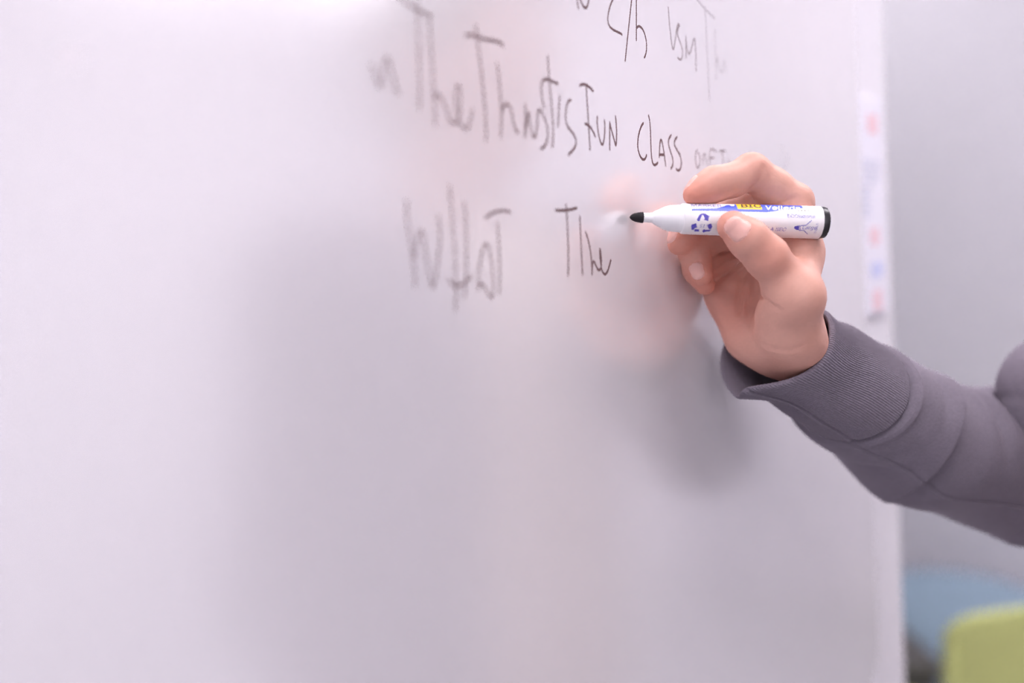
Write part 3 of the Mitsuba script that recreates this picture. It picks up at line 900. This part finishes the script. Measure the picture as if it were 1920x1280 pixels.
def sleeve_off(t, h):
    o = np.zeros_like(t)
    for t0, sl, hc, hw, w, amp in FOLDS:
        e = np.exp(-(dth(h, hc) / hw) ** 2)
        o += 1.6 * amp * MM * e * np.exp(-((t - t0 - sl * (h - np.pi / 2)) / w) ** 2)
    o += 0.0016 * np.sin(1.7 * t + 2.0 * h) * np.sin(0.6 * t)
    sm = np.interp(t, [3, 5.5, 12], [SEAM_TH, 2.28, 2.02])
    o += -0.0013 * np.exp(-(dth(h, sm) / 0.022) ** 2) + 0.0006 * np.exp(-(dth(h, sm + 0.05) / 0.04) ** 2)
    o += -0.0058 * np.clip(1 - (t - 2.98) / 0.20, 0, 1) ** 2 + 0.0016 * np.exp(-((t - 3.5) / 0.4) ** 2)
    tf = 7.0 - 1.15 * np.clip(np.sin(h), 0, 1)        # the cloth laps over itself in one long fold
    x = t - tf
    front = np.exp(-(dth(h, 1.75) / 1.15) ** 2)
    o += front * (0.0048 * np.where(x < 0, np.exp(np.minimum(x, 0) / 0.75), np.exp(-np.maximum(x, 0) / 0.07)) - 0.0026 * np.where(x > 0, np.exp(-((x - 0.35) / 0.4) ** 2), np.exp(-(0.35 / 0.4) ** 2) * np.exp(np.minimum(x, 0) / 0.05)))
    return o


so = sleeve_grid(2.98, 13.0, 420, 360, sleeve_off)
sleeve = grid_mesh(so)
trimesh.repair.fix_normals(sleeve)


def shirt_sdf(P):
    c = lambda a, b, ra, rb: cone_sdf(P, np.asarray(a, float), np.asarray(b, float), ra, rb)
    d = c(ELB + (SHO - ELB) * 0.13, ELB + (SHO - ELB) * 0.6, 0.051, 0.060)
    d = smin(d, c(ELB + (SHO - ELB) * 0.6, SHO, 0.060, 0.074), 0.03)
    d = smin(d, c(SHO, LSH, 0.072, 0.072), 0.06)
    for s in (-0.075, 0.075):
        d = smin(d, c(B(CX + s, CY, SZ - 0.09), B(CX + s, CY, HIP + 0.06), 0.122, 0.118), 0.07)
    d = smin(d, c(LSH, LEL, 0.070, 0.058), 0.04)
    d = smin(d, c(LEL, LEL + (LWR - LEL) * 0.92, 0.056, 0.042), 0.03)
    # folds
    a = (P - ELB.astype(np.float32)) @ ((SHO - ELB) / np.linalg.norm(SHO - ELB)).astype(np.float32)
    d = d + 0.0035 * np.sin(a * 95 + 1.2 * np.sin(P[:, 2] * 31)) * np.exp(-(np.clip(a, 0, None) / 0.12) ** 2)
    d = d + 0.004 * np.sin(P[:, 2] * 60 + 3 * np.sin(P[:, 0] * 14)) * np.exp(-((P[:, 2] - HIP - 0.05) / 0.10) ** 2)
    neck = c(B(CX, CY + 0.005, SZ + 0.055), B(CX, CY + 0.01, SZ + 0.2), 0.066, 0.075)
    return np.maximum(np.maximum(d, -neck), -(P[:, 2] - (HIP - 0.06)))


shirt = surface_nets(shirt_sdf, B(CX - 0.38, CY - 0.24, HIP - 0.08), B(max(ELB[0], SHO[0]) + 0.12, ELB[1] + 0.10, SZ + 0.12), 0.005)
relax(shirt, 4)
# the roll of cloth where the upper sleeve bunches over the elbow
e1 = (SHO - ELB) / np.linalg.norm(SHO - ELB)
loop = [at(1948, 668, .575), at(1914, 722, .562), at(1926, 800, .560), at(1962, 880, .570), at(2010, 930, .600), at(2060, 900, .640), at(2075, 800, .655), at(2040, 710, .635), at(1990, 660, .600)]
lp = np.array(loop + loop[:1])
u8 = np.r_[0, np.cumsum(np.linalg.norm(np.diff(lp, axis=0), axis=1))]
rp = CubicSpline(u8, lp, bc_type='periodic')(np.linspace(0, u8[-1], 90))
roll = tube(rp, 0.0135 + 0.002 * np.sin(np.linspace(0, 4 * np.pi, 90)), 24)
put('person__sweatshirt', cat_(shirt, sleeve, roll), 'sweat_fabric', smooth=True, label='grey sweatshirt with loose, creased sleeve')
put('person__sweatshirt__cuff', cuff, 'sweat_fabric', smooth=True, label='ribbed grey cuff, open round the wrist')


def front_sdf(P):
    c = lambda a, b, ra, rb: cone_sdf(P, np.asarray(a, float), np.asarray(b, float), ra, rb)
    d = c(SHO, LSH, 0.072, 0.072)
    for q in (-0.075, 0.075):
        d = smin(d, c(B(CX + q, CY, SZ - 0.09), B(CX + q, CY, HIP + 0.06), 0.122, 0.118), 0.07)
    half = 0.118 - 0.035 * np.clip((P[:, 2] - HIP) / 0.5, 0, 1)
    neck = c(B(CX, CY + 0.005, SZ + 0.055), B(CX, CY + 0.01, SZ + 0.2), 0.060, 0.075)
    d = np.maximum(np.maximum(d - 0.0085, -(d + 0.012)), np.abs(P[:, 0] - CX) - half)
    return np.maximum(np.maximum(np.maximum(d, CY + 0.035 - P[:, 1]), HIP - 0.04 - P[:, 2]), -neck)


front = surface_nets(front_sdf, B(CX - 0.15, CY, HIP - 0.06), B(CX + 0.15, CY + 0.16, SZ + 0.10), 0.004)
relax(front, 3)
put('person__shirt', front, 'beige_cotton', smooth=40, label='light beige shirt front under the open sweatshirt')


def trouser_sdf(P):
    c = lambda a, b, ra, rb: cone_sdf(P, np.asarray(a, float), np.asarray(b, float), ra, rb)
    d = None
    for s in (-0.07, 0.07):
        d = smin(d, c(B(CX + s, CY, HIP + 0.02), B(CX + s * 1.2, CY, HIP - 0.06), 0.106, 0.104), 0.03)
        d = smin(d, c(B(CX + s * 1.25, CY, HIP - 0.05), B(CX + s * 1.3, CY + 0.01, 0.49), 0.100, 0.072), 0.012)
        d = smin(d, c(B(CX + s * 1.3, CY + 0.01, 0.49), B(CX + s * 1.3, CY - 0.008, 0.07), 0.072, 0.060), 0.02)
    d = d + 0.003 * np.sin(P[:, 2] * 70 + 4 * np.sin(P[:, 0] * 20)) * np.exp(-((P[:, 2] - 0.14) / 0.10) ** 2)
    return np.maximum(d, 0.055 - P[:, 2])


tr = surface_nets(trouser_sdf, B(CX - 0.24, CY - 0.16, 0.02), B(CX + 0.24, CY + 0.16, HIP + 0.16), 0.006)
put('person__trousers', tr, 'chino', smooth=True, label='light beige trousers')
for s in (-0.07, 0.07):
    def shoe_sdf(P, s=s):
        d = cone_sdf(P, B(CX + s * 1.3, CY - 0.03, 0.045), B(CX + s * 1.35, CY + 0.15, 0.035), 0.046, 0.038)
        d = smin(d, cone_sdf(P, B(CX + s * 1.3, CY - 0.03, 0.06), B(CX + s * 1.3, CY - 0.02, 0.10), 0.045, 0.045), 0.03)
        return np.maximum(d, 0.001 - P[:, 2])
    put('person__shoe', surface_nets(shoe_sdf, B(CX + s * 1.3 - 0.07, CY - 0.1, -0.008), B(CX + s * 1.3 + 0.07, CY + 0.22, 0.17), 0.005), 'shoe_leather', smooth=True, label='dark shoe')


def hair_sdf(P):
    d = cone_sdf(P, HEAD + [0, -0.035, 0.045], HEAD + [0, 0.0, 0.045], 0.100, 0.090)
    d = smin(d, cone_sdf(P, HEAD + [0, -0.05, 0.0], HEAD + [0, -0.04, -0.04], 0.080, 0.062), 0.03)
    d = d + 0.003 * np.sin(P[:, 0] * 260 + 6 * np.sin(P[:, 2] * 40)) * np.cos(P[:, 1] * 60)
    face = cone_sdf(P, HEAD + [0, 0.10, 0.01], HEAD + [0, 0.12, -0.06], 0.078, 0.09)
    ears = np.minimum(cone_sdf(P, HEAD + [-0.1, 0.0, 0.0], HEAD + [-0.1, 0, -0.06], 0.04, 0.04), cone_sdf(P, HEAD + [0.1, 0.0, 0.0], HEAD + [0.1, 0, -0.06], 0.04, 0.04))
    return np.maximum(np.maximum(d, -face), -ears)


put('person__hair', surface_nets(hair_sdf, HEAD + [-0.12, -0.16, -0.12], HEAD + [0.12, 0.12, 0.16], 0.004), 'hair', smooth=True, label='short dark hair')
for s in (-1, 1):
    e = trimesh.creation.icosphere(subdivisions=3, radius=0.0115)
    e.apply_translation(HEAD + [s * 0.033, 0.080, 0.012])
    k = put('person__eye', e, 'eye_white', smooth=True)
    i = trimesh.creation.cylinder(radius=0.0055, height=0.002, sections=24)
    i.apply_transform(trimesh.transformations.rotation_matrix(math.pi / 2, [1, 0, 0]))
    i.apply_translation(HEAD + [s * 0.033, 0.0912, 0.012])
    put(k + '__iris', i, 'print_dark')

# ------------------------------------------------------------------ beyond the corner: the lime chair, the blue pouf, the dark crate
ZC = 1.35
ctop = at(1850, 1148, ZC)
W = 0.43
cdir = RIGHT.copy()
cdir[2] = 0
cdir /= np.linalg.norm(cdir)
ca = math.radians(-11)
cdir = np.array([cdir[0] * math.cos(ca) - cdir[1] * math.sin(ca), cdir[0] * math.sin(ca) + cdir[1] * math.cos(ca), 0.0])
cen = at(1791, 1150, ZC) + cdir * W / 2
cen[2] = 0
HT = ctop[2]
print('chair top height', HT, 'camera', CAM, 'corner', CORNER, EDGE, 'bottom', BOTTOM)
cfw = np.array([-cdir[1], cdir[0], 0.0])            # away from the camera


def cpt(u, v, z):
    return cen + cdir * u + cfw * v + np.array([0, 0, z])


def shell():
    """Seat and back in one moulded sheet with a rolled rim; the seat points away from the camera."""
    nu, ns = 33, 60
    s = np.linspace(0, 1, ns)
    prof = np.array([(-0.015, HT), (0.0, HT - 0.02), (0.015, HT - 0.12), (0.03, HT - 0.26), (0.05, HT - 0.33), (0.10, HT - 0.365), (0.22, HT - 0.37), (0.36, HT - 0.36), (0.41, HT - 0.375)])
    d = np.r_[0, np.cumsum(np.linalg.norm(np.diff(prof, axis=0), axis=1))]
    d /= d[-1]
    pv, pz = PchipInterpolator(d, prof[:, 0])(s), PchipInterpolator(d, prof[:, 1])(s)
    half = W / 2 * np.power(np.clip(1 - np.abs(np.clip((0.10 - s) / 0.10, 0, 1)) ** 2.4, 0.0, 1), 0.45) * (1 - 0.10 * np.exp(-((s - 0.5) / 0.10) ** 2))
    half = np.maximum(half, 0.10)
    u = np.linspace(-1, 1, nu)
    up, lo_ = [], []
    for i in range(ns):
        for k in u:
            rim = 0.016 * max(0, (abs(k) - 0.86) / 0.14) ** 2
            cup = 0.030 * k * k
            wv = -cup if s[i] < 0.5 else 0.0
            wz = 0.018 * k * k if s[i] >= 0.5 else 0.0
            q = cpt(k * half[i], pv[i] + cup * (s[i] < 0.5), pz[i] + wz)
            up.append(q)
            lo_.append(q + (cfw * -0.007 if s[i] < 0.5 else np.array([0, 0, -0.007])) * 1.0)
    up, lo_ = np.array(up), np.array(lo_)
    f = []
    n = len(up)
    for i in range(ns - 1):
        for j in range(nu - 1):
            a = i * nu + j
            f += [[a, a + 1, a + nu], [a + 1, a + nu + 1, a + nu], [n + a, n + a + nu, n + a + 1], [n + a + 1, n + a + nu, n + a + nu + 1]]
    m = trimesh.Trimesh(np.vstack([up, lo_]), f, process=False)
    border = [i * nu for i in range(ns)] + [(ns - 1) * nu + j for j in range(nu)] + [i * nu + nu - 1 for i in range(ns - 1, -1, -1)] + [j for j in range(nu - 1, -1, -1)]
    rimt = tube(np.array([(up[b] + lo_[b]) / 2 for b in border]), 0.011, 10)
    return cat_(m, rimt)


tag('school_chair', 'lime green moulded plastic chair behind the end of the wall', 'chair')
put('school_chair__shell', shell(), 'lime_plastic', smooth=50, label='lime green plastic seat and back')
for su in (-1, 1):
    for sv, v0 in ((0, 0.06), (1, 0.36)):
        put('school_chair__leg', tube([cpt(su * 0.15, v0 + 0.02 * (1 - sv), HT - 0.372), cpt(su * 0.19, v0 + (0.05 if sv else -0.05), 0.012)], 0.0105, 14), 'steel', smooth=40)
        put('school_chair__foot', tube([cpt(su * 0.19, v0 + (0.05 if sv else -0.05), 0.0), cpt(su * 0.19, v0 + (0.05 if sv else -0.05), 0.03)], 0.014, 14), 'dark_plastic', smooth=40)

# blue floor pouf against the far wall and a dark crate in front of it
pc = at(1790, 1200, 2.40)
tp = at(1745, 1105, 2.40)[2]
pr = 0.30
prof = [(0.0001, tp), (pr * 0.55, tp - 0.005), (pr * 0.8, tp - 0.03), (pr * 0.95, tp - 0.09), (pr, tp - 0.16), (pr * 0.98, 0.12), (pr * 0.9, 0.03), (pr * 0.85, 0.0), (0.0001, 0.0)]
m = trimesh.creation.revolve(np.array(prof)[::-1], sections=64)
m.apply_translation([pc[0], pc[1], 0])
tag('pouf', 'blue fabric pouf standing before the far wall, left of the chair', 'pouf')
put('pouf__cushion', m, 'blue_fabric', smooth=60)
put('pouf__piping', tube([[pc[0] + pr * 0.96 * math.cos(a), pc[1] + pr * 0.96 * math.sin(a), tp - 0.09] for a in np.linspace(0, 2 * math.pi, 64)], 0.008, 8, caps=False), 'blue_fabric', smooth=60)

k0, k1, ZB = at(1640, 1300, 1.85), at(1764, 1300, 1.85), 1.85
kt = at(1735, 1238, ZB)[2]
kd = (k1 - k0) * [1, 1, 0]
kw = np.linalg.norm(kd)
ang = math.atan2(kd[1], kd[0])


def crate_part(x0, x1, y0, y1, z0, z1, r):
    m = rbox(x0, x1, y0, y1, z0, z1, r)
    m.apply_transform(trimesh.transformations.rotation_matrix(ang, [0, 0, 1]))
    m.apply_translation([k0[0], k0[1], 0])
    return m


tag('storage_box', 'dark grey plastic storage box on the floor between the wall end and the green chair', 'box')
put('storage_box__body', crate_part(0, kw, 0.0, 0.26, 0, kt - 0.03, 0.012), 'dark_plastic', smooth=30)
put('storage_box__lid', crate_part(-0.01, kw + 0.008, -0.01, 0.27, kt - 0.032, kt, 0.012), 'dark_plastic', smooth=30)
